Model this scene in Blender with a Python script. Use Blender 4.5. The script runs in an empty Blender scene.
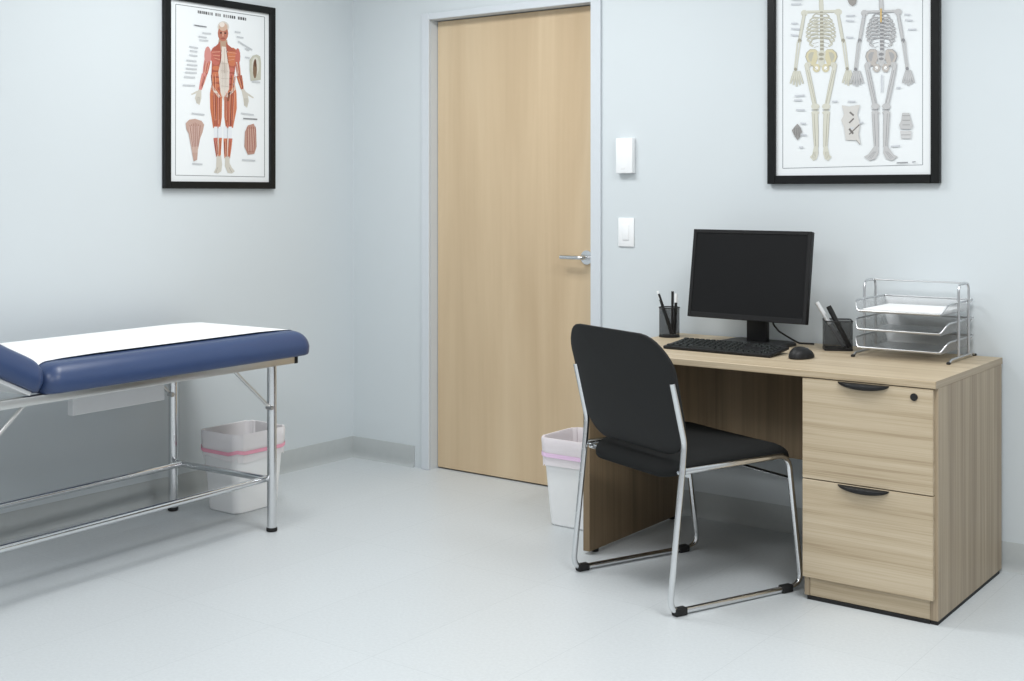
import bpy, bmesh, math, random
from mathutils import Vector, Matrix, Euler

random.seed(7)
SC = bpy.context.scene
COL = SC.collection
PI = math.pi
R = math.radians

# ------------------------------------------------------------------ helpers
def lin(c):
    return tuple((v / 12.92 if v <= .04045 else ((v + .055) / 1.055) ** 2.4) for v in c)

def rgb(r, g, b):
    return lin((r / 255, g / 255, b / 255)) + (1.0,)

ROOTM = {}

def thing(name, label, cat, loc=(0, 0, 0), rz=0, group=None):
    o = bpy.data.objects.new(name, None)
    COL.objects.link(o)
    o.empty_display_size = .05
    o.location = loc
    o.rotation_euler = (0, 0, rz)
    o['label'] = label
    o['category'] = cat
    if group:
        o['group'] = group
    ROOTM[o.name] = Matrix.Translation(Vector(loc)) @ Matrix.Rotation(rz, 4, 'Z')
    return o

def obj(name, bm, mat, parent=None, world=False, smooth=35, label=None):
    """link a bmesh as one mesh object; world=True: verts are given in room coordinates"""
    if world and parent is not None:
        p = parent
        while p.parent is not None:
            p = p.parent
        bm.transform(ROOTM[p.name].inverted())
    bmesh.ops.recalc_face_normals(bm, faces=bm.faces)
    me = bpy.data.meshes.new(name)
    if smooth:
        for f in bm.faces:
            f.smooth = True
        for e in bm.edges:
            if len(e.link_faces) == 2 and e.calc_face_angle(0) > R(smooth):
                e.smooth = False
    bm.to_mesh(me)
    bm.free()
    o = bpy.data.objects.new(name, me)
    COL.objects.link(o)
    if mat:
        me.materials.append(mat)
    if parent:
        o.parent = parent
    if label:
        o['label'] = label
    return o

def tag(o, label, cat, group=None):
    o['label'] = label
    o['category'] = cat
    if group:
        o['group'] = group
    return o

def struct(name, bm, mat, parent=None, **k):
    o = obj(name, bm, mat, parent, **k)
    if parent is None:
        o['kind'] = 'structure'
    return o

def new():
    return bmesh.new()

def box(bm, x0, x1, y0, y1, z0, z1, bev=0, seg=2, M=None):
    t = bmesh.new()
    bmesh.ops.create_cube(t, size=1)
    for v in t.verts:
        v.co = Vector((x0 + (v.co.x + .5) * (x1 - x0), y0 + (v.co.y + .5) * (y1 - y0), z0 + (v.co.z + .5) * (z1 - z0)))
    if bev:
        bmesh.ops.bevel(t, geom=list(t.edges), offset=bev, segments=seg, profile=.5, affect='EDGES', clamp_overlap=True)
    if M is not None:
        t.transform(M)
    join(bm, t)
    return bm

def join(bm, t):
    me = bpy.data.meshes.new('tmp')
    t.to_mesh(me)
    t.free()
    bm.from_mesh(me)
    bpy.data.meshes.remove(me)

def fillet(pts, rad, n=6):
    pts = [Vector(p) for p in pts]
    if not isinstance(rad, (list, tuple)):
        rad = [rad] * len(pts)
    out = [pts[0]]
    for i in range(1, len(pts) - 1):
        a, b, c = pts[i - 1], pts[i], pts[i + 1]
        u, v = (a - b), (c - b)
        lu, lv = u.length, v.length
        u.normalize(); v.normalize()
        ang = u.angle(v)
        if ang > PI - .02 or rad[i] <= 0:
            out.append(b); continue
        d = min(rad[i] / math.tan(ang / 2), lu * .48, lv * .48)
        p, q = b + u * d, b + v * d
        for k in range(n + 1):
            t = k / n
            out.append(p * (1 - t) ** 2 + b * 2 * t * (1 - t) + q * t ** 2)
    out.append(pts[-1])
    return out

def tube(bm, pts, r, seg=12, closed=False, caps=True, flat=1.0, rad=0, n=6):
    """sweep a round (or flattened) section along a polyline"""
    pts = fillet(pts, rad, n) if rad else [Vector(p) for p in pts]
    N = len(pts)
    rings = []
    prev = None
    for i, p in enumerate(pts):
        if closed:
            d = pts[(i + 1) % N] - pts[i - 1]
        elif i == 0:
            d = pts[1] - p
        elif i == N - 1:
            d = p - pts[i - 1]
        else:
            d = (pts[i + 1] - p).normalized() + (p - pts[i - 1]).normalized()
        d.normalize()
        if prev is None:
            ref = Vector((0, 0, 1)) if abs(d.z) < .9 else Vector((1, 0, 0))
            s = d.cross(ref).normalized()
        else:
            s = (prev - d * prev.dot(d)).normalized()
        prev = s
        t = d.cross(s)
        rings.append([bm.verts.new(p + s * math.cos(2 * PI * k / seg) * r + t * math.sin(2 * PI * k / seg) * r * flat) for k in range(seg)])
    M = N if closed else N - 1
    for i in range(M):
        a, b = rings[i], rings[(i + 1) % N]
        for k in range(seg):
            bm.faces.new((a[k], a[(k + 1) % seg], b[(k + 1) % seg], b[k]))
    if caps and not closed:
        bm.faces.new(rings[0][::-1])
        bm.faces.new(rings[-1])
    return bm

def loft(bm, rings, cap0=True, cap1=True, closed=True):
    vs = [[bm.verts.new(p) for p in r_] for r_ in rings]
    n = len(vs[0])
    for a, b in zip(vs, vs[1:]):
        for k in range(n if closed else n - 1):
            bm.faces.new((a[k], a[(k + 1) % n], b[(k + 1) % n], b[k]))
    if cap0:
        bm.faces.new(vs[0][::-1])
    if cap1:
        bm.faces.new(vs[-1])
    return bm

def rrect(hx, hy, r, n=6, cx=0, cy=0):
    out = []
    for qx, qy, a0 in ((1, 1, 0), (-1, 1, 90), (-1, -1, 180), (1, -1, 270)):
        for k in range(n + 1):
            a = R(a0 + 90 * k / n)
            out.append((cx + qx * (hx - r) + r * math.cos(a), cy + qy * (hy - r) + r * math.sin(a)))
    return out

def cyl(bm, x, y, z0, z1, r, seg=20, bev=0):
    prof = [(r, z0), (r, z1)]
    if bev:
        prof = [(r - bev, z0), (r, z0 + bev), (r, z1 - bev), (r - bev, z1)]
    return loft(bm, [[(x + q * math.cos(2 * PI * k / seg), y + q * math.sin(2 * PI * k / seg), z) for k in range(seg)] for q, z in prof])

def pillow(bm, outline, fn, levels=(1, .985, .94, .86, .72, .5, .25)):
    """closed pad: outline scaled in rings toward its centre on both faces; fn(x, y, s, side) -> 3D point"""
    n = len(outline)
    cx = sum(p[0] for p in outline) / n
    cy = sum(p[1] for p in outline) / n
    def ring(s, side):
        return [bm.verts.new(fn(cx + (p[0] - cx) * s, cy + (p[1] - cy) * s, s, side)) for p in outline]
    for side in (1, -1):
        rs = [ring(s, side) for s in levels]
        c = bm.verts.new(fn(cx, cy, 0, side))
        for a, b in zip(rs, rs[1:]):
            for k in range(n):
                bm.faces.new((a[k], a[(k + 1) % n], b[(k + 1) % n], b[k]))
        for k in range(n):
            bm.faces.new((rs[-1][k], rs[-1][(k + 1) % n], c))
        if side == 1:
            top = rs[0]
        else:
            for k in range(n):
                bm.faces.new((top[k], top[(k + 1) % n], rs[0][(k + 1) % n], rs[0][k]))
    return bm

def copy_tree(o, parent=None):
    c = o.copy()
    COL.objects.link(c)
    if parent:
        c.parent = parent
    for ch in list(o.children):
        copy_tree(ch, c)
    return c

# ------------------------------------------------------------------ materials
def mat(name, color, rough=.5, metal=0, spec=.5, noise=0, nscale=40, bump=0, bscale=200, alpha=1.0, trans=0, coat=0, aniso=(1, 1, 1)):
    m = bpy.data.materials.new(name)
    m.use_nodes = True
    nt = m.node_tree
    b = nt.nodes['Principled BSDF']
    b.inputs['Base Color'].default_value = color
    b.inputs['Roughness'].default_value = rough
    b.inputs['Metallic'].default_value = metal
    b.inputs['Specular IOR Level'].default_value = spec
    b.inputs['Alpha'].default_value = alpha
    b.inputs['Transmission Weight'].default_value = trans
    b.inputs['Coat Weight'].default_value = coat
    tc = nt.nodes.new('ShaderNodeTexCoord')
    mp = nt.nodes.new('ShaderNodeMapping')
    mp.inputs['Scale'].default_value = aniso
    nt.links.new(tc.outputs['Object'], mp.inputs['Vector'])
    nz = nt.nodes.new('ShaderNodeTexNoise')
    nz.inputs['Scale'].default_value = nscale
    nz.inputs['Detail'].default_value = 4
    nt.links.new(mp.outputs['Vector'], nz.inputs['Vector'])
    mx = nt.nodes.new('ShaderNodeMix')
    mx.data_type = 'RGBA'
    k = noise if noise else .02
    mx.inputs['A'].default_value = tuple(v * (1 - k) for v in color[:3]) + (1,)
    mx.inputs['B'].default_value = tuple(min(1, v * (1 + k)) for v in color[:3]) + (1,)
    nt.links.new(nz.outputs['Fac'], mx.inputs['Factor'])
    nt.links.new(mx.outputs['Result'], b.inputs['Base Color'])
    if bump:
        n2 = nt.nodes.new('ShaderNodeTexNoise')
        n2.inputs['Scale'].default_value = bscale
        n2.inputs['Detail'].default_value = 3
        nt.links.new(tc.outputs['Object'], n2.inputs['Vector'])
        bp = nt.nodes.new('ShaderNodeBump')
        bp.inputs['Strength'].default_value = bump
        bp.inputs['Distance'].default_value = .002
        nt.links.new(n2.outputs['Fac'], bp.inputs['Height'])
        nt.links.new(bp.outputs['Normal'], b.inputs['Normal'])
    return m

def wood(name, axis, stops, coarse=3.0, stretch=14.0, fine=.25, rough=.45):
    m = bpy.data.materials.new(name)
    m.use_nodes = True
    nt = m.node_tree
    b = nt.nodes['Principled BSDF']
    b.inputs['Roughness'].default_value = rough
    b.inputs['Specular IOR Level'].default_value = .35
    tc = nt.nodes.new('ShaderNodeTexCoord')
    def noise(sc, al, detail, dist):
        mp = nt.nodes.new('ShaderNodeMapping')
        s = [sc, sc, sc]
        s['xyz'.index(axis)] = al
        mp.inputs['Scale'].default_value = s
        nt.links.new(tc.outputs['Object'], mp.inputs['Vector'])
        nz = nt.nodes.new('ShaderNodeTexNoise')
        nz.inputs['Scale'].default_value = 1.0
        nz.inputs['Detail'].default_value = detail
        nz.inputs['Distortion'].default_value = dist
        nt.links.new(mp.outputs['Vector'], nz.inputs['Vector'])
        return nz
    n1 = noise(stretch, coarse * .35, 5, .6)
    n2 = noise(stretch * 9, coarse * 1.2, 3, .2)
    ad = nt.nodes.new('ShaderNodeMath')
    ad.operation = 'MULTIPLY_ADD'
    nt.links.new(n2.outputs['Fac'], ad.inputs[0])
    ad.inputs[1].default_value = fine
    nt.links.new(n1.outputs['Fac'], ad.inputs[2])
    sb = nt.nodes.new('ShaderNodeMath')
    sb.operation = 'SUBTRACT'
    nt.links.new(ad.outputs[0], sb.inputs[0])
    sb.inputs[1].default_value = fine * .5
    cr = nt.nodes.new('ShaderNodeValToRGB')
    e = cr.color_ramp.elements
    e[0].position, e[0].color = stops[0][0], stops[0][1]
    e[1].position, e[1].color = stops[-1][0], stops[-1][1]
    for p, c in stops[1:-1]:
        q = e.new(p)
        q.color = c
    nt.links.new(sb.outputs[0], cr.inputs['Fac'])
    nt.links.new(cr.outputs['Color'], b.inputs['Base Color'])
    return m

def mesh_screen(name, color, metal, open_, rough=.4):
    """fine perforated sheet: mixes the sheet with see-through holes"""
    m = mat(name, color, rough, metal)
    nt = m.node_tree
    b = nt.nodes['Principled BSDF']
    out = nt.nodes['Material Output']
    tr = nt.nodes.new('ShaderNodeBsdfTransparent')
    mx = nt.nodes.new('ShaderNodeMixShader')
    tc = nt.nodes.new('ShaderNodeTexCoord')
    ch = nt.nodes.new('ShaderNodeTexChecker')
    ch.inputs['Scale'].default_value = 700
    ch.inputs['Color1'].default_value = (open_ * .8,) * 3 + (1,)
    ch.inputs['Color2'].default_value = (open_ * 1.2,) * 3 + (1,)
    nt.links.new(tc.outputs['Object'], ch.inputs['Vector'])
    nt.links.new(ch.outputs['Color'], mx.inputs['Fac'])
    nt.links.new(b.outputs['BSDF'], mx.inputs[1])
    nt.links.new(tr.outputs['BSDF'], mx.inputs[2])
    nt.links.new(mx.outputs['Shader'], out.inputs['Surface'])
    return m

def film(name, color, open_):
    m = mat(name, color, .35, 0)
    nt = m.node_tree
    b = nt.nodes['Principled BSDF']
    out = nt.nodes['Material Output']
    tr = nt.nodes.new('ShaderNodeBsdfTransparent')
    tl = nt.nodes.new('ShaderNodeBsdfTranslucent')
    tl.inputs['Color'].default_value = color
    b.inputs['Subsurface Weight'].default_value = 0
    m1 = nt.nodes.new('ShaderNodeMixShader')
    m1.inputs['Fac'].default_value = .18
    nt.links.new(b.outputs['BSDF'], m1.inputs[1])
    nt.links.new(tl.outputs['BSDF'], m1.inputs[2])
    m2 = nt.nodes.new('ShaderNodeMixShader')
    m2.inputs['Fac'].default_value = open_
    nt.links.new(m1.outputs['Shader'], m2.inputs[1])
    nt.links.new(tr.outputs['BSDF'], m2.inputs[2])
    nt.links.new(m2.outputs['Shader'], out.inputs['Surface'])
    return m

def floor_mat():
    m = bpy.data.materials.new('vinyl_floor')
    m.use_nodes = True
    nt = m.node_tree
    b = nt.nodes['Principled BSDF']
    b.inputs['Roughness'].default_value = .38
    b.inputs['Specular IOR Level'].default_value = .4
    tc = nt.nodes.new('ShaderNodeTexCoord')
    n1 = nt.nodes.new('ShaderNodeTexNoise')
    n1.inputs['Scale'].default_value = 90
    n1.inputs['Detail'].default_value = 6
    n1.inputs['Roughness'].default_value = .75
    nt.links.new(tc.outputs['Object'], n1.inputs['Vector'])
    cr = nt.nodes.new('ShaderNodeValToRGB')
    cr.color_ramp.elements[0].position = .34
    cr.color_ramp.elements[0].color = rgb(195, 200, 202)
    cr.color_ramp.elements[1].position = .62
    cr.color_ramp.elements[1].color = rgb(203, 208, 210)
    nt.links.new(n1.outputs['Fac'], cr.inputs['Fac'])
    mp = nt.nodes.new('ShaderNodeMapping')
    mp.inputs['Location'].default_value = (-(2.775 - .4175 * 7), .25, 0)
    nt.links.new(tc.outputs['Object'], mp.inputs['Vector'])
    br = nt.nodes.new('ShaderNodeTexBrick')
    br.offset = 0
    br.inputs['Scale'].default_value = 1
    br.inputs['Brick Width'].default_value = .4175
    br.inputs['Row Height'].default_value = .835
    br.inputs['Mortar Size'].default_value = .0012
    br.inputs['Mortar Smooth'].default_value = .3
    br.inputs['Color1'].default_value = (1, 1, 1, 1)
    br.inputs['Color2'].default_value = (.985, .985, .985, 1)
    br.inputs['Mortar'].default_value = (.86, .87, .87, 1)
    nt.links.new(mp.outputs['Vector'], br.inputs['Vector'])
    mx = nt.nodes.new('ShaderNodeMix')
    mx.data_type = 'RGBA'
    mx.blend_type = 'MULTIPLY'
    mx.inputs['Factor'].default_value = 1
    nt.links.new(cr.outputs['Color'], mx.inputs['A'])
    nt.links.new(br.outputs['Color'], mx.inputs['B'])
    nt.links.new(mx.outputs['Result'], b.inputs['Base Color'])
    return m

def print_mat():
    m = bpy.data.materials.new('printed_chart')
    m.use_nodes = True
    nt = m.node_tree
    b = nt.nodes['Principled BSDF']
    b.inputs['Roughness'].default_value = .35
    at = nt.nodes.new('ShaderNodeAttribute')
    at.attribute_name = 'ink'
    nt.links.new(at.outputs['Color'], b.inputs['Base Color'])
    return m

M_WALL = mat('wall_paint', rgb(206, 213, 216), .6, noise=.012, nscale=3, bump=.04, bscale=350)
M_CEIL = mat('ceiling_paint', rgb(225, 227, 227), .8)
M_FLOOR = floor_mat()
M_BASE = mat('cove_base_vinyl', rgb(178, 183, 183), .5, noise=.05, nscale=30)
M_FRAME = mat('door_frame_paint', rgb(206, 212, 217), .4)
M_DOOR = wood('maple_veneer', 'z', [(.25, rgb(189, 166, 134)), (.5, rgb(202, 180, 148)), (.75, rgb(212, 192, 161))], 1.2, 6, .12, .4)
LAM = [(.26, rgb(160, 142, 116)), (.42, rgb(180, 163, 136)), (.55, rgb(188, 172, 146)), (.74, rgb(198, 183, 158))]
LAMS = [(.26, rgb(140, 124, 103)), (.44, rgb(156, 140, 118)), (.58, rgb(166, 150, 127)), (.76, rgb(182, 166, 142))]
M_WX = wood('oak_laminate_lengthwise', 'x', LAM, 2.6, 34, .65, .45)
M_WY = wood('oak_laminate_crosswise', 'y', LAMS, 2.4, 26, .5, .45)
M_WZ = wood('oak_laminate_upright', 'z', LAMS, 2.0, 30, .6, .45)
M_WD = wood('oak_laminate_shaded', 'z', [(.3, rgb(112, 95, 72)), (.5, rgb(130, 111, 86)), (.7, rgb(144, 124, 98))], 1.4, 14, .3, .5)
M_BLK = mat('black_plastic', rgb(25, 25, 26), .5, spec=.35)
M_SHELL = mat('black_chair_shell', rgb(33, 33, 33), .6, spec=.25, bump=.05, bscale=500)
M_FAB = mat('black_upholstery', rgb(28, 29, 29), .85, spec=.2, noise=.12, nscale=300, bump=.15, bscale=900)
M_BEZ = mat('monitor_bezel', rgb(26, 26, 27), .5, spec=.3)
M_SCR = mat('dark_screen', rgb(21, 21, 22), .4, spec=.2)
M_KEY = mat('key_plastic', rgb(29, 32, 31), .55, spec=.3)
M_CHR = mat('chrome', (.72, .73, .74, 1), .16, 1)
M_STEEL = mat('brushed_steel', (.62, .62, .61, 1), .3, 1, noise=.05, nscale=20)
M_PALE = mat('pale_painted_metal', rgb(232, 233, 233), .45)
M_BLUE = mat('blue_vinyl', rgb(51, 69, 106), .36, noise=.06, nscale=12, bump=.03, bscale=150)
M_PAPER = mat('white_paper', rgb(243, 244, 244), .75)
M_RUB = mat('black_rubber', rgb(20, 20, 20), .7)
M_BIN = mat('white_bin_plastic', rgb(242, 243, 243), .4)
M_LIN = film('clear_white_liner', rgb(250, 247, 248), .08)
M_LINP = film('clear_pinkish_liner', rgb(253, 246, 249), .04)
M_PINK = mat('pink_drawstring', rgb(238, 166, 186), .5)
M_LILAC = mat('lilac_drawstring', rgb(240, 208, 238), .5)
M_WHT = mat('white_plastic', rgb(240, 242, 243), .35)
M_GREYP = mat('grey_plastic', rgb(150, 153, 156), .4)
M_PFR = mat('black_picture_frame', rgb(12, 14, 14), .4, spec=.3)
M_PRINT = print_mat()
M_CUP = mesh_screen('black_wire_mesh', rgb(26, 26, 26), .2, .42)
M_TRAY = mesh_screen('silver_wire_mesh', (.6, .61, .62, 1), .5, .55, .35)
M_WIRE = mat('silver_wire', (.58, .59, .6, 1), .3, 1)

# ------------------------------------------------------------------ the room
XR, YF, HC = 5.6, -6.0, 2.75
b = new(); box(b, -.12, XR, YF, .2, -.1, 0); struct('floor', b, M_FLOOR, smooth=0)
b = new(); box(b, -.12, XR, YF, .2, HC, HC + .1); struct('ceiling', b, M_CEIL, smooth=0)
b = new(); box(b, -.12, 0, YF, .2, 0, HC); struct('wall_left', b, M_WALL, smooth=0)
DX0, DX1, DZ = .511, 1.428, 2.14
b = new()
box(b, 0, DX0 - .02, 0, .2, 0, HC); box(b, DX1 + .02, XR, 0, .2, 0, HC); box(b, DX0 - .02, DX1 + .02, 0, .2, DZ + .01, HC)
box(b, DX0 - .02, DX1 + .02, .1, .2, 0, DZ + .01)
struct('wall_back', b, M_WALL, smooth=0)
# hollow steel door frame: faces proud of the wall and jambs running back to the door
b = new()
for x0, x1 in ((.4634, DX0), (DX1, 1.479)):
    box(b, x0, x1, -.014, 0, 0, DZ + .032, .003)
box(b, DX0, DX1, -.014, 0, DZ, DZ + .032, .003)
box(b, DX0 - .0195, DX0, .0005, .099, 0, DZ)
box(b, DX1, DX1 + .0195, .0005, .099, 0, DZ)
box(b, DX0 - .0195, DX1 + .0195, .0005, .099, DZ, DZ + .0095)
struct('trim_1', b, M_FRAME, smooth=0)
b = new(); box(b, DX0 + .003, DX1 - .003, .05, .094, .007, DZ - .004, .0015)
door = struct('door_1', b, M_DOOR, smooth=0)
b = new()
tube(b, [(1.372, .05, 1.035), (1.372, .041, 1.035)], .031, 24)
tube(b, [(1.372, .046, 1.035), (1.372, .0, 1.035), (1.262, .0, 1.035)], .0095, 12, rad=.02)
obj('door_handle', b, M_CHR, door)
# cove baseboards with a small flared toe
def baseboard(name, p, q, nrm):
    p, q, nrm = Vector(p), Vector(q), Vector(nrm)
    prof = [(0, .0), (.016, .0), (.012, .004), (.006, .014), (.0045, .03), (.0045, .099), (.003, .102), (0, .102)]
    bb = new()
    loft(bb, [[tuple(e + nrm * d + Vector((0, 0, z))) for d, z in prof] for e in (p, q)])
    return struct(name, bb, M_BASE)
baseboard('baseboard_left', (0, YF, 0), (0, 0, 0), (1, 0, 0))
baseboard('baseboard_back', (0, 0, 0), (.412, 0, 0), (0, -1, 0))
baseboard('baseboard_back.001', (1.49, 0, 0), (XR, 0, 0), (0, -1, 0))

# ------------------------------------------------------------------ framed charts
def chart_drawings():
    """flat drawing shapes of the two charts: (colour, outline) in drawing units, y down"""
    random.seed(4)
    def ell(cx_,cy_,rx,ry,n=14,rot=0):
        o=[]
        for i in range(n):
            a=2*math.pi*i/n; x=rx*math.cos(a);y=ry*math.sin(a)
            o.append((cx_+x*math.cos(rot)-y*math.sin(rot),cy_+x*math.sin(rot)+y*math.cos(rot)))
        return o
    def limb(a,b,wa,wb):
        dx,dy=b[0]-a[0],b[1]-a[1];l=math.hypot(dx,dy);nx,ny=-dy/l,dx/l
        m=((a[0]+b[0])/2,(a[1]+b[1])/2);wm=(wa+wb)/2*1.12
        return [(a[0]+nx*wa/2,a[1]+ny*wa/2),(m[0]+nx*wm/2,m[1]+ny*wm/2),(b[0]+nx*wb/2,b[1]+ny*wb/2),(b[0]-nx*wb/2,b[1]-ny*wb/2),(m[0]-nx*wm/2,m[1]-ny*wm/2),(a[0]-nx*wa/2,a[1]-ny*wa/2)]
    def line(a,b,w): 
        dx,dy=b[0]-a[0],b[1]-a[1];l=math.hypot(dx,dy);nx,ny=-dy/l*w/2,dx/l*w/2
        return [(a[0]+nx,a[1]+ny),(b[0]+nx,b[1]+ny),(b[0]-nx,b[1]-ny),(a[0]-nx,a[1]-ny)]
    L=[];R=[]
    def l(c,p): L.append((c,p))
    def r(c,p): R.append((c,p))
    g=(120,125,128)
    tl,tr,br,bl=(85,14),(388,58),(388,604),(84,597)
    for a,b in((tl,tr),(tr,br),(br,bl),(bl,tl)): l(g,line(a,b,2.2))
    # title: unreadable strokes
    x=160
    while x<326:
        t=(x-160)/168; y0=40+t*26
        w=random.choice((4,5,6)); dark=random.choice((60,75,90)) if (x<188 or x>262) else random.choice((110,130,150))
        if random.random()<.86: l((dark,)*3,[(x,y0-5),(x+w,y0-5+w*.155),(x+w,y0+5+w*.155),(x,y0+5)])
        x+=w+2
    M1=(186,106,94);M2=(194,116,84);M3=(166,90,74);TE=(216,206,196);BO=(200,196,186);DK=(120,52,44);PK=(200,138,132)
    l((178,150,128),[(232,132),(260,136),(264,160),(282,176),(210,176),(228,158)])
    l((205,200,192),ell(247,92,20,20)); l((176,112,92),ell(246,114,18,27)); l((200,170,150),ell(247,92,15,14))
    for e in((239,112),(254,113)): l((70,40,35),ell(e[0],e[1],4,3,8))
    l((150,80,66),ell(246,131,8,3,8)); l((205,160,140),line((246,108),(246,124),4))
    l(M3,[(208,205),(290,212),(284,260),(276,330),(212,322),(206,260)])
    l(M1,ell(222,190,19,33)); l(M2,ell(278,194,20,32)); l(PK,ell(194,190,12,32)); l(M1,ell(296,193,9,29))
    for k in range(4):
        l(M2,ell(222,232+k*20,13,8,10)); l(M1,ell(274,238+k*20,11,8,10))
        l(DK,line((209,242+k*20),(234,245+k*20),1.5)); l(DK,line((263,248+k*20),(286,250+k*20),1.5))
    l(TE,[(242,158),(256,160),(262,200),(268,240),(266,325),(250,345),(238,322),(230,245),(240,200)])
    l((190,178,168),line((251,165),(251,340),2.5))
    l(DK,line((240,170),(236,215),2)); l(DK,line((258,172),(264,215),2))
    l(PK,limb((192,205),(184,255),20,16)); l(M1,limb((200,210),(190,252),8,7)); l((206,136,130),limb((183,252),(168,306),19,10)); l(DK,line((190,250),(174,300),1.6))
    l(M1,limb((294,210),(301,262),15,12)); l(TE,line((292,212),(298,262),4)); l(M3,limb((301,258),(312,306),19,9)); l(M2,limb((298,262),(308,300),6,4))
    l(BO,[(163,304),(172,308),(172,335),(166,358),(156,352),(150,335),(155,318)]);l(BO,limb((160,312),(138,322),7,4))
    l(BO,[(308,304),(318,304),(330,322),(334,345),(328,368),(318,360),(314,330)]);l(BO,limb((322,316),(350,334),7,4))
    for k in range(3):
        l((150,146,138),line((158+k*4,330),(156+k*4,352),1.2)); l((150,146,138),line((320+k*4,335),(320+k*4,360),1.2))
    l(M2,[(206,290),(226,300),(243,328),(242,400),(236,438),(212,436),(202,370),(201,320)])
    l(M2,[(288,292),(268,302),(250,330),(250,400),(256,438),(280,436),(293,370),(292,320)])
    l(M3,limb((216,310),(218,430),9,7)); l(M1,limb((232,320),(228,434),8,6)); l(M3,limb((280,312),(274,430),9,7)); l(M1,limb((260,326),(264,434),8,6))
    for a,b in(((225,305),(224,432)),((238,330),(236,430)),((254,330),(257,430)),((270,305),(270,432))): l(DK,line(a,b,1.6))
    l(TE,[(206,288),(214,296),(238,330),(232,334),(208,305)]); l(TE,[(288,290),(281,298),(256,330),(262,334),(288,306)])
    l((60,45,40),[(262,318),(272,312),(266,345),(260,345)])
    for x0 in(217,232,249,266): l((222,226,230),limb((x0+4,432),(x0+4,478),11,10)); 
    for x0 in(228,261): l((170,176,184),line((x0,434),(x0,474),1.6))
    l(M1,limb((220,470),(226,535),14,7)); l(M2,limb((236,470),(234,535),12,6)); l(M2,limb((254,472),(254,540),13,7)); l(M1,limb((271,472),(266,540),14,7))
    l(TE,limb((230,470),(231,545),5,6)); l(TE,limb((263,472),(260,548),5,6))
    l(BO,[(224,530),(239,530),(243,560),(240,584),(228,592),(214,588),(222,572)]); l(BO,[(252,534),(268,534),(268,556),(276,572),(286,584),(276,592),(262,590),(252,566)])
    l((150,146,140),line((228,570),(222,588),1.3));l((150,146,140),line((266,570),(276,588),1.3))
    # finer muscle fibres and highlights
    HI=(222,164,140);OR=(206,128,84)
    def fibres(a,b,w,n,cols):
        dx,dy=b[0]-a[0],b[1]-a[1];q=math.hypot(dx,dy);nx,ny=-dy/q,dx/q
        for k in range(n):
            o=(k/(n-1)-.5)*w;u=random.uniform(.02,.18);v=random.uniform(.8,.98)
            l(cols[k%len(cols)],line((a[0]+dx*u+nx*o,a[1]+dy*u+ny*o),(a[0]+dx*v+nx*o*.75,a[1]+dy*v+ny*o*.75),1.7))
    l(M3,[(228,150),(236,140),(238,172),(206,172)]);l(M3,[(262,152),(256,142),(258,174),(292,176)])
    for k in range(6):
        l((HI,M3)[k%2],line((236,176+k*7),(208+k*2,178+k*5),1.6)); l((HI,OR)[k%2],line((264,178+k*7),(292-k*2,182+k*5),1.6))
    fibres((192,208),(184,254),13,4,(HI,M3)); fibres((183,254),(170,302),12,4,(HI,DK,M1))
    fibres((295,212),(302,260),9,4,(HI,M3)); fibres((302,262),(312,304),12,4,(OR,DK,HI))
    fibres((212,250),(216,320),14,5,(HI,DK,OR)); fibres((282,255),(276,325),14,5,(OR,DK,HI))
    fibres((222,306),(224,430),30,9,(OR,DK,HI,M3)); fibres((270,308),(268,430),30,9,(HI,M3,OR,DK))
    fibres((221,472),(227,535),9,4,(HI,DK)); fibres((236,472),(234,535),8,4,(OR,M3))
    fibres((255,474),(255,538),9,4,(HI,DK)); fibres((270,474),(265,538),9,4,(OR,M3))
    for k in range(5):
        l((176,166,156),line((238+k*5,205+k*3),(240+k*5,300),1.2)); l((228,222,214),line((240+k*5,250),(241+k*5,330),1.4))
    for k in range(4):
        l((188,176,164),line((239,215+k*26),(264,217+k*26),1.5))
    l((225,215,205),ell(242,84,9,9,10))
    # side figures
    l((186,156,144),[(118,420),(130,408),(150,405),(172,412),(181,425),(176,450),(168,470),(160,510),(157,545),(145,550),(138,510),(128,455),(120,440)])
    for k in range(7): l((140,88,80),line((132+k*6,418+abs(k-3)*3),(142+k*3,500),1.6))
    for k in range(5): l((212,190,182),line((130+k*8,430),(142+k*4,520),1.3))
    l((178,140,126),[(320,450),(330,428),(350,422),(358,440),(360,500),(352,525),(330,528),(318,500)])
    for k in range(5): l((146,80,68),line((328+k*7,432),(330+k*5,520),2))
    for k in range(4): l((214,188,176),line((331+k*7,440),(333+k*5,515),1.3))
    l((186,186,172),[(336,205),(346,190),(360,186),(372,192),(375,215),(374,272),(340,276),(336,240)])
    l((205,205,195),ell(356,225,13,32)); l((120,96,76),ell(354,236,7,32)); l((90,60,46),ell(355,215,4,14))
    for a,b in(((145,85),(190,92)),((175,112),(205,115)),((162,124),(190,128)),((165,136),(195,139)),((130,158),(160,164)),((132,172),(158,176)),((130,187),(158,191)),((120,205),(155,209)),((122,220),(158,223)),((118,233),(156,236)),((116,246),(156,249)),((112,262),(150,264)),((108,290),(150,292)),((285,108),(305,111)),((292,125),(315,129)),((296,140),(345,170)),((320,165),(335,172)),((320,195),(336,198)),((138,386),(182,391)),((306,386),(350,392)),((140,557),(175,560)),((310,545),(355,548)),((345,278),(372,281))):
        l((204,208,211),line(a,b,5.5)); l((176,180,184),line(a,b,1.6))
    l((110,112,116),line((148,86),(188,92),3.2)); l((130,132,136),line((314,404),(362,407),4))
    l((150,152,156),line((172,30),(172,30.5),1))
    # ---- R
    g=(130,134,140)
    for a,b in(((97,-75),(97,588)),((97,588),(585,577)),((585,577),(585,-82)),((97,-75),(585,-82))): r(g,line(a,b,2.4))
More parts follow.
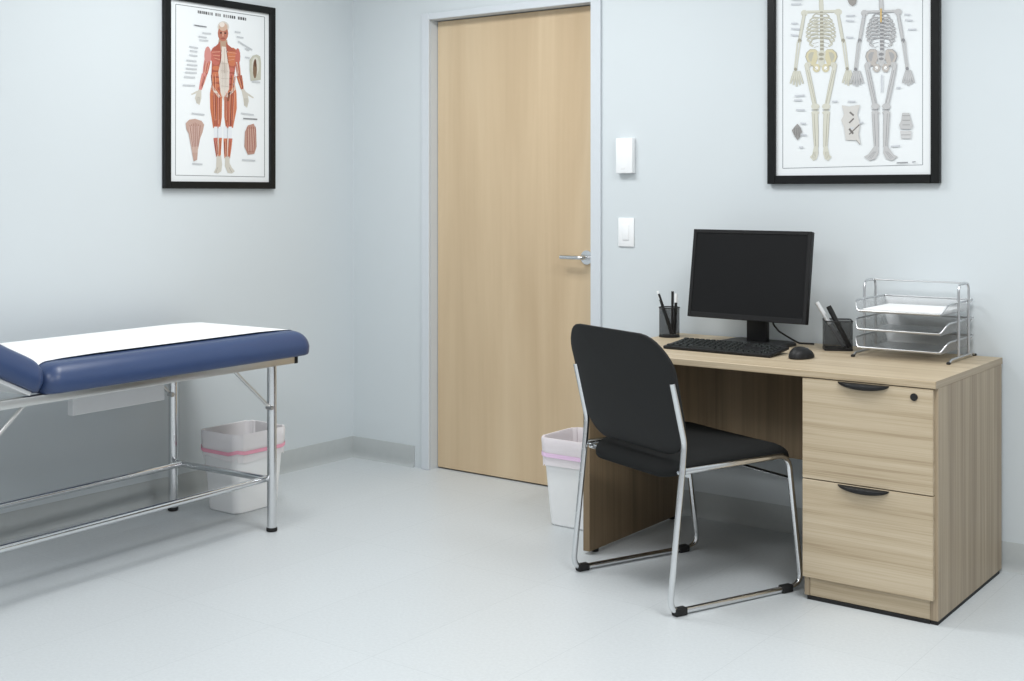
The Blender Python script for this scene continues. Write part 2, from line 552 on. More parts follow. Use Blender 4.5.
    def skel(ox,oy,c,d,e,wide):
        # ox,oy centre of spine base ; c light, d dark, e pelvis
        P=lambda x,y:(ox+x,oy+y)
        o=tuple(round(q*.5+w*.5) for q,w in zip(c,d))
        def bone(a,b,wa,wb):
            r(o,limb(a,b,wa+2.6,wb+2.6)); r(c,limb(a,b,wa,wb))
        r(c,ell(*P(-4,-42),24,28)); r(c,ell(*P(-4,-14),15,14)); 
        for s in(-12,4): r(d,ell(*P(s,-38),6,6,8))
        r(d,ell(*P(-4,-26),3,4,6)); r(d,line(P(-12,-12),P(4,-12),2))
        bone(P(0,-5),P(2,40),12,12)
        r(c,line(P(-66,42),P(64,38),9)); r(d,line(P(-60,46),P(60,43),2))
        r(c,ell(*P(-58,46),12,12,10)); r(c,ell(*P(60,42),14,12,10))
        for k, w in enumerate((30,40,46,50,52,52,48,40)):
            y=50+k*12
            for s in(-1,1):
                f=8+k*1.6
                r(o,limb(P(s*4,y),P(s*w*.62,y-2),4,4)); r(o,limb(P(s*w*.62,y-2),P(s*w,y+f),4,4))
                bone(P(s*w,y+f),P(s*w*.66,y+f+9),4,4)
                if k<6: bone(P(s*w*.66,y+f+9),P(s*9,y+f+3),4,4)
                r(d,line(P(s*8,y+f+8),P(s*w*.6,y+f+13),1.3))
        r(d,limb(P(2,40),P(4,190),10,13))
        for k in range(11): r(c,line(P(-3,48+k*13),P(10,48+k*13),5))
        # arms
        bone(P(-58,50),P(-74,140),8,8); bone(P(60,50),P(76,138),8,8)
        r(d,ell(*P(-74,142),7,8,8)); r(d,ell(*P(78,142),7,8,8))
        for q in(-5,4):
            r(c,line(P(-76+q,145),P(-88+q*.7,240),5)); r(c,line(P(80+q,145),P(92+q*.7,238),5))
        r(d,ell(*P(-88,242),6,6,8)); r(d,ell(*P(92,240),6,6,8))
        for k in range(5):
            bone(P(-92+k*4,248),P(-106+k*11,302-abs(k-2)*5),5,4); bone(P(90+k*3,246),P(76+k*10,300-abs(k-2)*5),5,4)
        # pelvis
        for s in(-1,1):
            wing=[(8,184),(20,173),(38,173),(50,184),(54,198),(48,214),(36,230),(22,228),(14,208)]
            r(d,[P(s*x*1.04+2,y*1.04-8) for x,y in wing]); r(e,[P(s*x+2,y) for x,y in wing])
            r(o,[P(s*x*.62+s*13+2,y*.62+75) for x,y in wing[1:7]])
            bone(P(s*36,220),P(s*50,230),9,9)
        r(c,[P(-14,180),P(18,180),P(12,225),P(2,236),P(-8,225)]); r(d,ell(*P(2,190),10,6,8)); r(d,ell(*P(2,206),9,5,8))
        for s in(-15,17):
            r(e,ell(*P(s,238),13,15)); r((238,238,236),ell(*P(s,238),6,7,8))
        r(d,line(P(-40,222),P(-10,246),1.5)); r(d,line(P(42,222),P(12,246),1.5))
        for s in(-1,1):
            r(c,ell(*P(s*46,228),11,11,10)); bone(P(s*50,225),P(s*20,372),12,12); r(d,line(P(s*46,245),P(s*18,365),1.6))
            r(c,ell(*P(s*19,372),15,11,10)); r(d,line(P(s*6,384),P(s*32,384),2)); r(c,ell(*P(s*19,394),14,8,10))
            bone(P(s*17,396),P(s*14,515),12,9); bone(P(s*27,398),P(s*20,512),6,5); r(d,line(P(s*23,398),P(s*18,510),1.6))
            r(c,[P(s*10,512),P(s*24,512),P(s*(30+wide),540),P(s*(38+wide*1.5),548),P(s*(26+wide),562),P(s*(14+wide*.4),556),P(s*8,535)])
            for k in range(3): r(d,line(P(s*(16+k*4),530),P(s*(20+wide+k*5),556-k*2),1.2))
    skel(230,0,(206,205,192),(158,154,138),(206,198,166),0)
    skel(440,0,(190,190,190),(136,136,138),(186,180,174),14)
    r((214,180,110),line((441,30),(441,78),5))
    r((150,146,142),[(324,0),(338,-8),(356,0),(352,14),(341,22),(330,14)])
    r((150,148,146),[(130,455),(142,440),(150,432),(160,445),(166,460),(158,478),(150,490),(140,476)])
    for k in range(4): r((100,98,96),line((138+k*7,446),(142+k*5,478),1.5))
    r((206,204,200),[(304,368),(330,372),(368,366),(362,385),(358,400),(368,432),(362,470),(370,505),(352,490),(318,490),(312,445),(302,420),(312,400)])
    for p in(((332,392),(346,404),6),((330,430),(346,414),5),((330,470),(366,436),4),((330,450),(344,468),7)): r((110,106,104),line(*p))
    r((160,158,156),line((355,490),(368,506),3))
    r((190,190,190),[(515,395),(540,395),(545,420),(552,440),(545,452),(510,452),(504,438),(512,420)])
    r((200,200,200),[(508,458),(548,458),(545,485),(512,485)])
    for k in range(3): r((130,130,130),line((516,405+k*16),(542,405+k*16),2))
    r((140,140,140),line((512,472),(544,472),2)); 
    for a,b in(((128,-2),(165,0)),((128,15),(162,14)),((128,82),(150,82)),((128,100),(158,102)),((126,122),(152,124)),((320,55),(350,55)),((318,72),(348,74)),((320,130),(345,132)),((522,50),(545,52)),((525,70),(552,72)),((535,103),(565,103)),((140,335),(175,333)),((138,350),(165,350)),((145,384),(175,384)),((325,355),(352,355)),((155,514),(170,514)),((475,512),(508,510)),((270,355),(290,354)),((335,448),(345,448)),((380,60),(378,62)),((160,430),(180,432)),((160,470),(182,472)),((365,430),(380,428)),((444,262),(444,322)),((495,308),(510,306))):
        r((208,211,215),line(a,b,6)); r((184,188,194),line(a,b,1.8))
    r((120,122,126),line((496,570),(535,568),3)); r((140,142,146),line((550,567),(562,566),3))
    return L, R

def unit_left(x, y):
    q = 1 - .0002218 * x
    return ((-.377 + .0015721 * x) / q, (.3735 + .0001008 * x - .0012364 * y) / q)

def unit_right(x, y):
    q = 1 + .0001553 * x
    return ((-.393 + .0011744 * x) / q, (.285 - .0000701 * x - .0011278 * y) / q)

ART_MUSCLE, ART_SKELETON = chart_drawings()

def poster(root, hw, hh, bw, art, unit, place):
    """place(u, v, d): chart plane to room coordinates, d out of the wall"""
    def pbox(bb, u0, u1, v0, v1, d0, d1):
        t = new()
        box(t, u0, u1, v0, v1, d0, d1, .002, 1)
        for v in t.verts:
            v.co = Vector(place(*v.co))
        join(bb, t)
    bb = new()
    pbox(bb, -hw, -hw + bw, -hh, hh, .002, .026)
    pbox(bb, hw - bw, hw, -hh, hh, .002, .026)
    pbox(bb, -hw + bw, hw - bw, hh - bw, hh, .002, .026)
    pbox(bb, -hw + bw, hw - bw, -hh, -hh + bw, .002, .026)
    obj('frame', bb, M_PFR, root, world=True, smooth=0)
    bb = new()
    lay = bb.loops.layers.float_color.new('ink')
    def face(pts, c, d):
        f = bb.faces.new([bb.verts.new(place(u, v, d)) for u, v in pts])
        for l in f.loops:
            l[lay] = lin(c) + (1,)
    iw, ih = hw - bw, hh - bw
    face([(-iw, -ih), (iw, -ih), (iw, ih), (-iw, ih)], (.90, .915, .92), .012)
    for i, (c, shape) in enumerate(art):
        col = tuple(k / 255 for k in c)
        n = [unit(*q) for q in shape]
        pts = [(max(-iw, min(iw, q[0])), max(-ih, min(ih, q[1]))) for q in n]
        if len(set(pts)) > 2:
            face(pts, col, .0121 + i * 1e-5)
    o = obj('printed_chart', bb, M_PRINT, root, world=True, smooth=0)

t = thing('framed_poster', 'black framed muscle anatomy chart with a red figure, hanging above the exam table', 'poster', (0, -.848, 1.7565), 0)
poster(t, .3120, .4205, .031, ART_MUSCLE, unit_left, lambda u, v, d: (d, -.848 + u, 1.7565 + v))
t = thing('framed_poster', 'black framed skeleton anatomy chart with two grey skeletons, hanging above the desk', 'poster', (2.594, 0, 1.792), 0)
poster(t, .3347, .44, .0325, ART_SKELETON, unit_right, lambda u, v, d: (2.594 + u, -d, 1.792 + v))

# ------------------------------------------------------------------ wall boxes
t = thing('wall_control_box', 'white rectangular box on the wall above the light switch', 'wall box', (1.60, 0, 1.475))
b = new(); box(b, 1.566, 1.648, -.03, 0, 1.400, 1.549, .004); obj('housing', b, M_WHT, t, world=True)
b = new(); box(b, 1.594, 1.613, -.0312, -.0295, 1.418, 1.424); obj('indicator', b, M_PALE, t, world=True, label='small grey mark')
t = thing('light_switch', 'white rocker light switch beside the door frame', 'light switch', (1.603, 0, 1.15))
b = new(); box(b, 1.564, 1.642, -.007, 0, 1.090, 1.212, .003); obj('cover_plate', b, M_WHT, t, world=True)
b = new(); box(b, 1.587, 1.619, -.0105, -.006, 1.118, 1.184, .002); obj('rocker', b, M_WHT, t, world=True)

# ------------------------------------------------------------------ desk
DT = .7447
desk = thing('desk', 'light oak single pedestal desk with two drawers against the back wall', 'desk', (2.5, -.37, 0))
def D(name, boxes, m, parent=desk, bev=.0012, **k):
    bb = new()
    for q in boxes:
        box(bb, *q, bev, 1)
    return obj(name, bb, m, parent, world=True, smooth=0, **k)
D('desktop', [(1.858, 3.1435, -.722, -.02, .7225, DT)], M_WX)
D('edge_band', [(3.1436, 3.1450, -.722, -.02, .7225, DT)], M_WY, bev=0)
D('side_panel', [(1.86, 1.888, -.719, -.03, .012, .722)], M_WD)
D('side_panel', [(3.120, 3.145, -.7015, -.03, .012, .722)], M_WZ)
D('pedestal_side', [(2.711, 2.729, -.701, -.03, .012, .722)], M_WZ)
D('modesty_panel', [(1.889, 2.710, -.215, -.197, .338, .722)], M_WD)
D('toe_kick', [(2.7295, 3.1195, -.699, -.684, .012, .074)], M_WX)
for z0, z1, lock in ((.3965, .7195, True), (.0765, .393, False)):
    dr = D('drawer', [(2.7125, 3.1345, -.720, -.702, z0, z1), (2.74, 3.105, -.702, -.08, z0 + .02, z1 - .05)], M_WX)
    hb = new()
    n = 24
    out = [(2.9165 + .083 * math.cos(PI + PI * k / n), z1 - .0015 + .021 * math.sin(PI + PI * k / n)) for k in range(n + 1)]
    pillow(hb, out, lambda x, z, s, side: (x, -.7205 - (.016 * math.sqrt(max(0, 1 - s ** 3)) + .003 if side > 0 else 0), z))
    obj('handle', hb, M_BLK, dr, world=True, label='black crescent pull')
    if lock:
        lb = new(); tube(lb, [(3.077, -.719, .692), (3.077, -.7235, .692)], .0115, 20); obj('lock', lb, M_RUB, dr, world=True)
D('gap_shadow_strip', [(3.122, 3.143, -.70, -.05, 0, .012)], M_RUB, bev=0)  # black strips at the glides stand in for shadow in the floor gap
D('gap_shadow_strip', [(2.722, 3.12, -.703, -.692, 0, .012)], M_RUB, bev=0)
for y in (-.66, -.09):
    b = new(); cyl(b, 1.874, y, 0, .012, .013); obj('glide', b, M_RUB, desk, world=True)

# ------------------------------------------------------------------ stacking chair
ch = thing('side_chair', 'black armless chair with chrome sled base pulled up at the desk', 'chair', (2.303, -.783, 0), R(-22.3))
for s in (-1, 1):
    x = .27 * s
    b = new()
    tube(b, [(x, -.250, .725), (x, -.203, .535), (x, -.211, .45), (x, -.262, .012), (x, .292, .012), (x, .232, .452), (x, -.203, .446)],
         .0100, 14, rad=[0, .12, .2, .045, .045, .055, 0], n=8)
    obj('side_frame', b, M_CHR, ch)
    for y in (-.222, .222):
        b = new(); box(b, x - .014, x + .014, y - .023, y + .023, 0, .025, .005, 2)
        obj('foot_pad', b, M_RUB, ch)
b = new(); tube(b, [(-.27, .238, .375), (.27, .238, .375)], .0075, 10, flat=.7); obj('cross_bar', b, M_CHR, ch)
b = new(); tube(b, [(-.27, -.188, .433), (.27, -.188, .433)], .0085, 10); obj('cross_bar', b, M_CHR, ch)
# seat pad on a thin black pan
out = []
for p in rrect(.248, .262, .085, 8):
    k = 1 + .03 * (p[1] / .23)
    out.append((p[0] * k, p[1] + .035))
def seat_fn(x, y, s, side):
    e = math.sqrt(max(0, 1 - s ** 9))
    wf = -.045 * max(0, (y - .16) / .14) ** 2 - .012 * max(0, (-y - .08) / .12) ** 2
    base = .462 + .010 * (y / .25) - .010 * math.cos(x / .26 * PI / 2) + wf
    low = -.012 - .030 * math.sqrt(max(0, 1 - s ** 3)) * (1 if y < .1 else max(.3, 1 - (y - .1) * 6))
    return (x, y, base + (.028 * e if side > 0 else low))
b = new(); pillow(b, out, seat_fn, (1, .992, .97, .93, .86, .72, .5, .25)); obj('seat', b, M_FAB, ch)
# moulded back shell, curved round the sitter
def back_outline():
    o = []
    top, bot, rt, rb = .868, .482, .115, .11
    wt, wb = .285, .272
    for qx, cz, r, a0 in ((1, top, rt, 0), (-1, top, rt, 90), (-1, bot, rb, 180), (1, bot, rb, 270)):
        for k in range(9):
            a = R(a0 + 90 * k / 8)
            z = (cz - r if cz == top else cz + r) + r * math.sin(a)
            f = (z - bot) / (top - bot)
            w = wb + (wt - wb) * min(1, f * 1.3)
            o.append((qx * (w - r) + r * math.cos(a), z))
    o2 = []
    for x, z in o:
        if z > top - .02:
            z += .012 * math.cos(x / .27 * PI / 2)
        o2.append((x, z))
    return o2
def back_fn(x, z, s, side):
    e = math.sqrt(max(0, 1 - s ** 10))
    y = -.207 - .235 * (z - .52) + .1 * max(0, .56 - z) ** 1.2 + .25 * x * x - .004
    y -= .05 * max(0, z - .70) ** 1.5 * 4
    return (x, y + (.012 if side > 0 else -.010) * (.35 + .65 * e), z)
b = new(); pillow(b, back_outline(), back_fn, (1, .992, .97, .93, .86, .72, .5, .25)); obj('backrest', b, M_SHELL, ch)

# ------------------------------------------------------------------ exam table
ex = thing('exam_table', 'padded blue examination table with steel frame along the left wall', 'exam table', (.435, -1.75, 0))
LF, LB, LY1, LY2 = .719, .152, -1.19, -2.48
PR = .062
def pad(bb, x0, x1, y0, y1, z0, z1, M=None):
    """upholstered board: flat underneath, generously rounded top edges and corners"""
    hx, hy, cx, cy = (x1 - x0) / 2, (y1 - y0) / 2, (x0 + x1) / 2, (y0 + y1) / 2
    lv = [(z0, .010), (z0 + .003, .003), (z0 + .010, 0), (z1 - PR, -.0015)]
    lv += [(z1 - PR + PR * math.sin(R(a)), PR - PR * math.cos(R(a))) for a in (12, 24, 36, 48, 60, 72, 82, 90)]
    lv += [(z1 + .003, PR + .06), (z1 + .005, PR + .16)]
    rings = []
    for z, i in lv:
        rings.append([(x, y, z) for x, y in rrect(hx - i, hy - i, max(.055 - i * .5, .02), 8, cx, cy)])
    t = new()
    loft(t, rings)
    if M is not None:
        t.transform(M)
    join(bb, t)
    return bb
HM = Matrix.Translation((0, -2.245, .674)) @ Matrix.Rotation(R(-27), 4, 'X')
b = new(); pad(b, .082, .768, -2.232, -1.0, .672, .768); obj('mattress_pad', b, M_BLUE, ex, world=True, smooth=50)
b = new(); pad(b, .082, .768, -.60, 0, 0, .098, HM); obj('head_pad', b, M_BLUE, ex, world=True, smooth=50)
b = new(); box(b, .11, .742, -.57, -.03, -.014, -.001, .002, 1, HM)
obj('head_support', b, M_PALE, ex, world=True)
for x in (LF, LB):
    b = new(); box(b, x - .0155, x + .0155, -2.80, -1.078, .642, .6715, .003, 2)
    rl = obj('frame_rail', b, M_STEEL, ex, world=True)
    b = new(); box(b, x - .0165, x + .0165, -1.0785, -1.060, .641, .6715, .002, 1); obj('end_cap', b, M_RUB, rl, world=True)
for y in (LY1, LY2, -1.9, -2.10):
    b = new(); box(b, LB + .0155, LF - .0155, y - .015, y + .015, .644, .6715, .002, 1); obj('cross_rail', b, M_STEEL, ex, world=True)
for x in (LF, LB):
    for y in (LY1, LY2):
        b = new(); tube(b, [(x, y, .012), (x, y, .643)], .0185, 20)
        lg = obj('leg', b, M_CHR, ex, world=True)
        b = new(); cyl(b, x, y, 0, .016, .0215, 20, .003); obj('foot', b, M_RUB, lg, world=True)
        s = -1 if y == LY1 else 1
        b = new()
        tube(b, [(x, y + s * .01, .482), (x, y + s * .195, .644)], .0065, 10)
        tube(b, [(x - .008, y + s * .018, .484), (x + .021, y + s * .018, .484)], .009, 10)
        obj('brace', b, M_STEEL, ex, world=True)
for y, s in ((LY1, -1), (LY2, 1)):
    b = new()
    tube(b, [(LB + .014, y, .2), (LF - .014, y, .2)], .0125, 14)
    obj('stretcher', b, M_CHR, ex, world=True)
for x in (.205, .690):
    b = new(); tube(b, [(x, LY1 + .01, .2), (x, LY2 - .01, .2)], .0125, 14); obj('stretcher', b, M_CHR, ex, world=True)
b = new()
box(b, .386, .416, -1.877, -1.46, .520, .643, .002, 1)
obj('support_channel', b, M_PALE, ex, world=True)

# paper sheet over the pads
def arc(cy, cz, r, a0, a1, n):
    return [(cy + r * math.cos(R(a0 + (a1 - a0) * k / n)), cz + r * math.sin(R(a0 + (a1 - a0) * k / n))) for k in range(n + 1)]
rr = PR
path = [(y, z) for y, z in arc(-1.0 - rr, .768 - rr, rr + .0025, 38, 90, 6)]
path += [(-1.0 - rr - .06, .7735), (-1.22, .776)] + [(-1.3 - .1 * k, .776) for k in range(7)] + [(-1.98, .776), (-2.232 + rr + .06, .7735)]
path += arc(-2.232 + rr, .768 - rr, rr + .0025, 90, 132, 5)
hp = arc(-rr, .098 - rr, rr + .0025, 50, 90, 4) + [(-rr - .06, .1035), (-.2, .106), (-.36, .106), (-.5, .104)]
for u, w in hp:
    v = HM @ Vector((0, u, w)); path.append((v.y, v.z))
xs = [.168 + (.680 - .168) * k / 10 for k in range(11)]
TURN = Matrix.Translation((.719, -1.19, 0)) @ Matrix.Rotation(R(3), 4, 'Z') @ Matrix.Translation((-.719, 1.19, 0))
pb = new()
rows = [[pb.verts.new(TURN @ Vector((x, y, z))) for x in xs] for y, z in path]
for a, c in zip(rows, rows[1:]):
    for k in range(10):
        pb.faces.new((a[k], a[k + 1], c[k + 1], c[k]))
o = obj('exam_paper', pb, M_PAPER, None, smooth=60)
tag(o, 'white paper sheet laid lengthwise over the blue exam table', 'paper sheet')
ex.location = TURN @ Vector((.435, -1.75, 0))
ex.rotation_euler = (0, 0, R(3))

# ------------------------------------------------------------------ waste bins and liners
BINH = .345
def bin_ring(z, grow=0, n=6):
    f = z / BINH
    hx, hy = .101 + .027 * f + grow, .128 + .024 * f + grow
    return [(x, y, z) for x, y in rrect(hx, hy, .034 + .008 * f + max(0, grow), n)]
def make_bin(label, loc, rz, sc=1):
    t = thing('waste_bin', label, 'waste bin', loc, rz)
    t.scale = (sc, sc, sc)
    bb = new()
    rings = [bin_ring(0, -.006), bin_ring(.006), bin_ring(.12), bin_ring(.24), bin_ring(.325), bin_ring(.328, .004), bin_ring(BINH, .004),
             bin_ring(BINH, -.002), bin_ring(.2, -.004), bin_ring(.01, -.004)]
    loft(bb, rings)
    obj('tub', bb, M_BIN, t)
    return t
def make_liner(label, loc, rz, tie, up, sag, film_m, sc=1):
    t = thing('bin_liner', label, 'bin liner', loc, rz)
    t.scale = (sc, sc, sc)
    rnd = random.Random(int(loc[0] * 1000))
    n = 12
    N = 4 * (n + 1)
    w = [rnd.uniform(-.004, .004) for _ in range(N)]
    w2 = [rnd.uniform(-.012, .012) for _ in range(N)]
    def rg(z, g, kw=1, zv=0):
        r0 = bin_ring(min(z, BINH), g, n)
        out = []
        for i, p in enumerate(r0):
            l = math.hypot(p[0], p[1])
            q = 1 + w[i] * kw / l * (1 if kw > 0 else 1)
            out.append((p[0] * q, p[1] * q, z + w2[i] * zv))
        return out
    bb = new()
    rings = [rg(BINH - .105, .009, .6, 1), rg(BINH - .07, .008, .5, .4), rg(BINH - .03, .008, .3), rg(BINH - .004, .008, .2), rg(BINH + .004 + up, .004, .8, up * 12),
             rg(BINH + .004 + up * .8, -.003, .6, up * 12), rg(BINH - .01, -.006, .4), rg(BINH - .08, -.008, 1.1), rg(BINH - .2, -.012, 1.6)]
    loft(bb, rings, False, False)
    obj('bag', bb, film_m, t)
    # drawstring band running round the outside, dipping between the corners
    bb = new()
    def band(dz, g):
        out = []
        for p in bin_ring(BINH - .06, .0125, n):
            dip = sag * (math.cos(p[0] / .13 * PI / 2) * math.cos(p[1] / .155 * PI / 2) if False else max(0, 1 - abs(p[0] * p[1]) / (.13 * .15) * .0) * (abs(math.cos(math.atan2(p[1] / .15, p[0] / .13) * 2)) ))
            out.append((p[0], p[1], p[2] - dip + dz))
        return out
    loft(bb, [band(-.008, 0), band(.008, 0)], False, False)
    obj('drawstring', bb, tie, t, label='pink drawstring band')
    return t
make_bin('white plastic waste bin under the blue exam table', (.335, -1.0, 0), 0, .92)
make_liner('clear white bag with a pink drawstring in the bin under the exam table', (.335, -1.0, 0), 0, M_PINK, .012, .022, M_LIN, .92)
make_bin('white plastic waste bin standing between the door and the desk', (1.650, -.362, 0), PI / 2)
make_liner('pinkish bag with a lilac drawstring in the bin beside the desk', (1.650, -.362, 0), PI / 2, M_LILAC, .002, .004, M_LINP)

# ------------------------------------------------------------------ computer
mo = thing('computer_monitor', 'black flat screen monitor switched off on the desk', 'monitor', (2.296, -.215, DT), R(-3))
MM = Matrix.Translation((-.019, -.036, .095)) @ Matrix.Rotation(R(-8.35), 4, 'X')
b = new()
box(b, -.25, .25, 0, .022, 0, .34, .003, 2, MM)
box(b, -.17, .17, .018, .05, .06, .29, .012, 2, MM)
obj('casing', b, M_BEZ, mo)
b = new(); box(b, -.236, .236, -.0008, .004, .02, .326, 0, 1, MM); obj('screen', b, M_SCR, mo)
b = new()
for x0, x1, z0, z1 in ((-.25, -.236, 0, .34), (.236, .25, 0, .34), (-.236, .236, .326, .34), (-.236, .236, 0, .02)):
    box(b, x0, x1, -.004, .001, z0, z1, .0015, 1, MM)
obj('bezel', b, M_BEZ, mo)
b = new(); box(b, -.042, .042, .015, .045, .010, .22, .006, 2); obj('stand', b, M_BLK, mo)
b = new(); loft(b, [[(x, y, z) for x, y in rrect(.13 - q, .10 - q, .03, 5, 0, .01)] for q, z in ((0, 0), (0, .008), (.006, .013))]); obj('base', b, M_BLK, mo)
b = new(); tube(b, [(.06, .03, .115), (.064, .03, .08), (.085, .035, .055), (.125, .05, .03), (.15, .07, .012), (.18, .13, .006)], .0035, 8, rad=.03)
obj('cable', b, M_BLK, mo)

kb = thing('keyboard', 'black full size computer keyboard lying in front of the monitor', 'keyboard', (2.292, -.44, DT), R(-1))
KM = Matrix.Rotation(R(5), 4, 'X')
b = new(); box(b, -.215, .215, -.078, .078, .007, .019, .004, 2, KM); obj('case', b, M_BLK, kb)
for s in (-1, 1):
    b = new(); box(b, s * .17 - .015, s * .17 + .015, .055, .072, 0, .014, .001, 1); obj('foot', b, M_BLK, kb)
keys = {}
def key(w, x, y):
    if w not in keys:
        kb_ = new()
        loft(kb_, [[(px, py, z) for px, py in rrect(w / 2 - q, .0082 - q, .002, 2)] for q, z in ((0, 0), (.0016, .005))])
        me = obj('key', kb_, M_KEY, kb)
        keys[w] = me
        o = me
    else:
        o = keys[w].copy()
        COL.objects.link(o)
        o.parent = kb
    o.rotation_euler = (R(5), 0, 0)
    o.location = KM @ Vector((x, y, .0188))
for r_ in range(6):
    y = .060 - r_ * .0245 if r_ else .062
    if r_ == 5:
        for w, x in ((.025, -.192), (.025, -.163), (.025, -.134), (.11, -.063), (.025, .009), (.025, .038), (.025, .067)):
            key(w, x, y)
    else:
        for k in range(12):
            key(.0178, -.196 + k * .0225 + (.004 * r_ if r_ < 4 else .012), y)
    if r_ in (0, 1):
        for k in range(3):
            key(.0178, .098 + k * .0215, y)
    if r_ in (4,):
        key(.0178, .1195, y)
    if r_ == 5:
        for k in range(3):
            key(.0178, .098 + k * .0215, y)
    if r_ > 0:
        for k in range(2 if r_ > 2 else 2):
            key(.0178, .168 + k * .0225, y)

ms = thing('computer_mouse', 'black computer mouse on the desk to the right of the keyboard', 'mouse', (2.592, -.452, DT), R(-8))
b = new()
def mouse_fn(x, y, s, side):
    if side < 0:
        return (x * .94, y * .96, .001)
    e = math.sqrt(max(0, 1 - s ** 2.6))
    return (x, y, .004 + (.036 - .004 * (y / .05) - .008 * max(0, y / .05)) * e)
pillow(b, [(.037 * math.cos(2 * PI * k / 28) * (1 - .06 * math.sin(2 * PI * k / 28)), .060 * math.sin(2 * PI * k / 28)) for k in range(28)], mouse_fn)
obj('body', b, M_BLK, ms)
b = new(); tube(b, [(-.003, .033, .026), (.003, .033, .026)], .0075, 14); obj('scroll_wheel', b, M_GREYP, ms)

# ------------------------------------------------------------------ pen cups and pens
t = thing('pen_cup', 'round black wire mesh pen cup left of the monitor', 'pen cup', (1.905, -.168, DT))
def wall_ring(r, z, n=28):
    return [(r * math.cos(2 * PI * k / n), r * math.sin(2 * PI * k / n), z) for k in range(n)]
b = new(); loft(b, [wall_ring(.0405, .004), wall_ring(.0405, .116)], False, False); obj('mesh_body', b, M_CUP, t)
b = new(); tube(b, wall_ring(.0405, .117), .002, 8, True); obj('rim', b, M_BLK, t)
b = new(); cyl(b, 0, 0, 0, .006, .0415, 28); obj('cup_base', b, M_BLK, t)
t = thing('pen_cup', 'square black wire mesh pen holder between the mouse and the letter tray', 'pen cup', (2.598, -.150, DT), R(28))
def sq(h, z, r=.012):
    return [(x, y, z) for x, y in rrect(h, h, r, 4)]
b = new(); loft(b, [sq(.05, .004), sq(.05, .106)], False, False); obj('mesh_body', b, M_CUP, t)
b = new(); tube(b, sq(.05, .107), .0022, 8, True); obj('rim', b, M_BLK, t)
b = new(); loft(b, [sq(.0505, 0), sq(.0505, .007)]); obj('cup_base', b, M_BLK, t)

def pen(name, label, a, c, r, m, tip=None, tipm=None, group=None, cat='pen'):
    a, c = Vector(a), Vector(c)
    t = thing(name, label, cat, tuple(a), 0, group)
    d = (c - a)
    q = a + d * (1 - (tip or 0))
    bb = new(); tube(bb, [tuple(a), tuple(a + d * .06), tuple(q)], r, 10); obj('barrel', bb, m, t, world=True)
    if tip:
        bb = new(); tube(bb, [tuple(q), tuple(a + d * .985), tuple(c)], r * 1.08, 10); obj('cap', bb, tipm, t, world=True)
G1 = 'pens in the round cup'
pen('pen', 'leftmost thin pen in the round cup, dark with a white end', (1.910, -.165, .756), (1.853, -.172, .925), .0042, M_BLK, .2, M_WHT, G1)
pen('pen', 'slim black pen leaning second from left in the round cup', (1.926, -.172, .756), (1.866, -.184, .915), .0042, M_BLK, .15, M_RUB, G1)
pen('pen', 'upright flat black pen at the back of the round cup', (1.908, -.150, .756), (1.905, -.142, .924), .0050, M_BLK, .3, M_RUB, G1)
pen('pen', 'white pen with a black clip at the right side of the round cup', (1.920, -.152, .756), (1.924, -.146, .916), .0060, M_BLK, .22, M_WHT, G1)
pen('marker', 'thick black marker leaning left in the square holder', (2.650, -.162, .757), (2.570, -.166, .902), .0088, M_BLK, .32, M_RUB, None, 'marker')
pen('pen', 'white capped pen leaning left in the square holder', (2.620, -.146, .757), (2.516, -.146, .912), .0075, M_GREYP, .5, M_WHT)

# ------------------------------------------------------------------ letter tray stack
tr = thing('letter_tray', 'silver wire mesh letter tray rack with three tiers on the desk corner', 'letter tray', (2.885, -.17, DT))
TX0, TX1, TY0, TY1 = 2.724, 3.046, -.325, -.022
for s, x in ((-1, 2.721), (1, 3.052)):
    b = new()
    tube(b, [(x, -.205, DT + .012), (x, -.205, 1.005), (x, -.095, 1.005), (x, -.095, DT + .012)], .0045, 10, rad=[0, .028, .028, 0])
    tube(b, [(x, -.31, DT + .003), (x, -.285, DT + .012), (x, -.045, DT + .012), (x, -.026, DT + .003)], .0042, 10, rad=.01)
    obj('upright', b, M_WIRE, tr, world=True)
    for y in (-.312, -.026):
        b = new(); box(b, x - .006, x + .006, y - .008, y + .006, DT, DT + .008, .002, 1); obj('foot', b, M_RUB, tr, world=True)
b = new(); tube(b, [(2.721, -.115, 1.005), (3.052, -.115, 1.005)], .0032, 8); obj('top_bar', b, M_WIRE, tr, world=True)
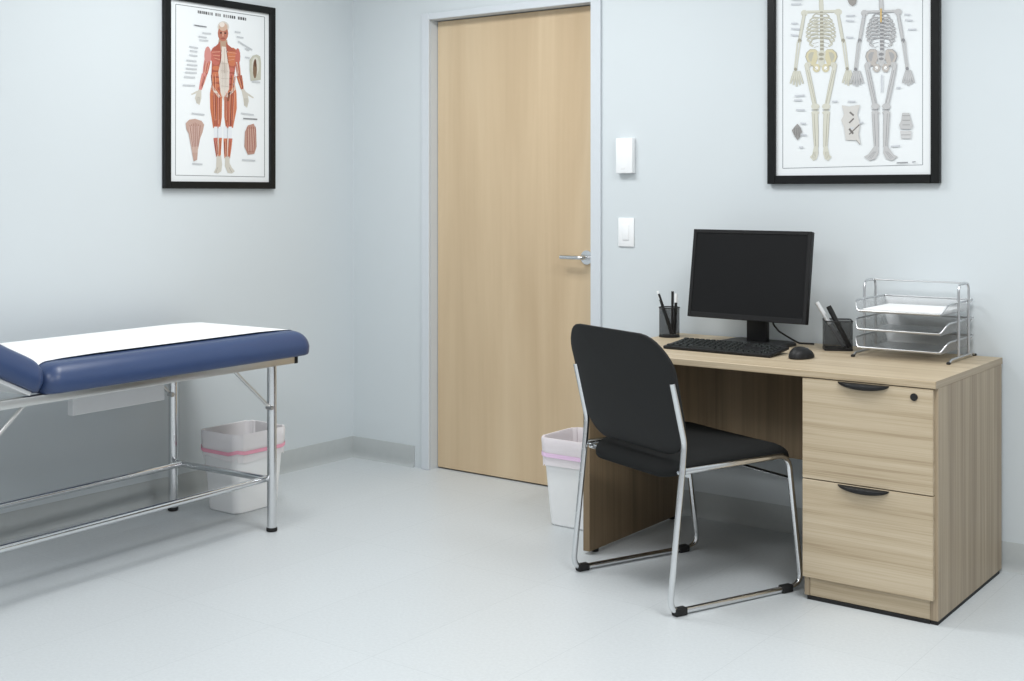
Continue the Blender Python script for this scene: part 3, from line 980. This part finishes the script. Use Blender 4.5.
def tray(zb):
    """sloping mesh sides, low dipped front; zb is the height of the tray bottom"""
    h = .040
    bx0, bx1, by0, by1 = TX0 + .022, TX1 - .022, TY0 + .012, TY1 - .018
    P = lambda x, y, z: (x, y, z)
    bb = new()
    v = bb.verts.new
    fl, fr, br_, bl = [v(P(x, y, zb)) for x, y in ((bx0, by0), (bx1, by0), (bx1, by1), (bx0, by1))]
    bb.faces.new((fl, fr, br_, bl))
    tbl, tbr = v(P(TX0, TY1, zb + h)), v(P(TX1, TY1, zb + h))
    tfl, tfr = v(P(TX0, TY0 + .03, zb + h)), v(P(TX1, TY0 + .03, zb + h))
    lfl, lfr = v(P(bx0 - .004, TY0, zb + .007)), v(P(bx1 + .004, TY0, zb + .007))
    bb.faces.new((bl, br_, tbr, tbl))
    bb.faces.new((fl, bl, tbl, tfl)); bb.faces.new((fl, tfl, lfl))
    bb.faces.new((br_, fr, tfr, tbr)); bb.faces.new((fr, lfr, tfr))
    bb.faces.new((fl, lfl, lfr, fr))
    to = obj('tray', bb, M_TRAY, tr, world=True, smooth=0)
    wb = new()
    tube(wb, [(TX0, TY1, zb + h), (TX1, TY1, zb + h), (TX1, TY0 + .03, zb + h), (bx1 + .004, TY0, zb + .007), (bx0 - .004, TY0, zb + .007), (TX0, TY0 + .03, zb + h), (TX0, TY1, zb + h), (TX1, TY1, zb + h)],
         .0032, 8, rad=[0, .012, .03, .014, .014, .03, .012, 0])
    obj('wire_rim', wb, M_WIRE, to, world=True)
    return bx0, bx1, by0, by1
for zb in (.775, .838, .902):
    q = tray(zb)
b = new(); box(b, q[0] + .010, q[1] - .004, q[2] + .004, q[3] - .01, .9060, .9150)
o = obj('paper_sheet', b, M_PAPER, None, smooth=0)
tag(o, 'white paper sheets lying in the top tier of the letter tray', 'paper')

# ------------------------------------------------------------------ light
def area(name, loc, sx, sy, power, rot=(0, 0, 0), color=(1, 1, 1)):
    l = bpy.data.lights.new(name, 'AREA')
    l.shape = 'RECTANGLE'
    l.size, l.size_y = sx, sy
    l.energy = power
    l.color = color
    o = bpy.data.objects.new(name, l)
    COL.objects.link(o)
    o.location = loc
    o.rotation_euler = rot
    return o
WB = (.985, .993, 1.0)
area('ceiling_panel_light', (1.35, -1.30, HC - .02), 1.2, .6, 31, color=WB)
area('ceiling_panel_light', (3.7, -1.7, HC - .02), .6, 1.2, 41, color=WB)
area('ceiling_panel_light', (1.6, -4.2, HC - .02), .6, 1.2, 26, color=WB)
area('ceiling_panel_light', (3.7, -4.2, HC - .02), .6, 1.2, 36, color=WB)
w = bpy.data.worlds.new('room_air')
SC.world = w
w.use_nodes = True
w.node_tree.nodes['Background'].inputs['Color'].default_value = (.97, .985, 1, 1)
w.node_tree.nodes['Background'].inputs['Strength'].default_value = .47

# ------------------------------------------------------------------ camera
cam = bpy.data.cameras.new('camera')
cam.sensor_width = 36
cam.lens = 1249.65 / 1024 * 36
cam.shift_y = -(340.5 - 192.6) / 1024
co = bpy.data.objects.new('camera', cam)
COL.objects.link(co)
co.location = (4.3905, -4.5225, 1.3187)
co.rotation_euler = (PI / 2, 0, .6439)
SC.camera = co
SC.view_settings.view_transform = 'Standard'
SC.view_settings.look = 'None'
SC.view_settings.exposure = .12
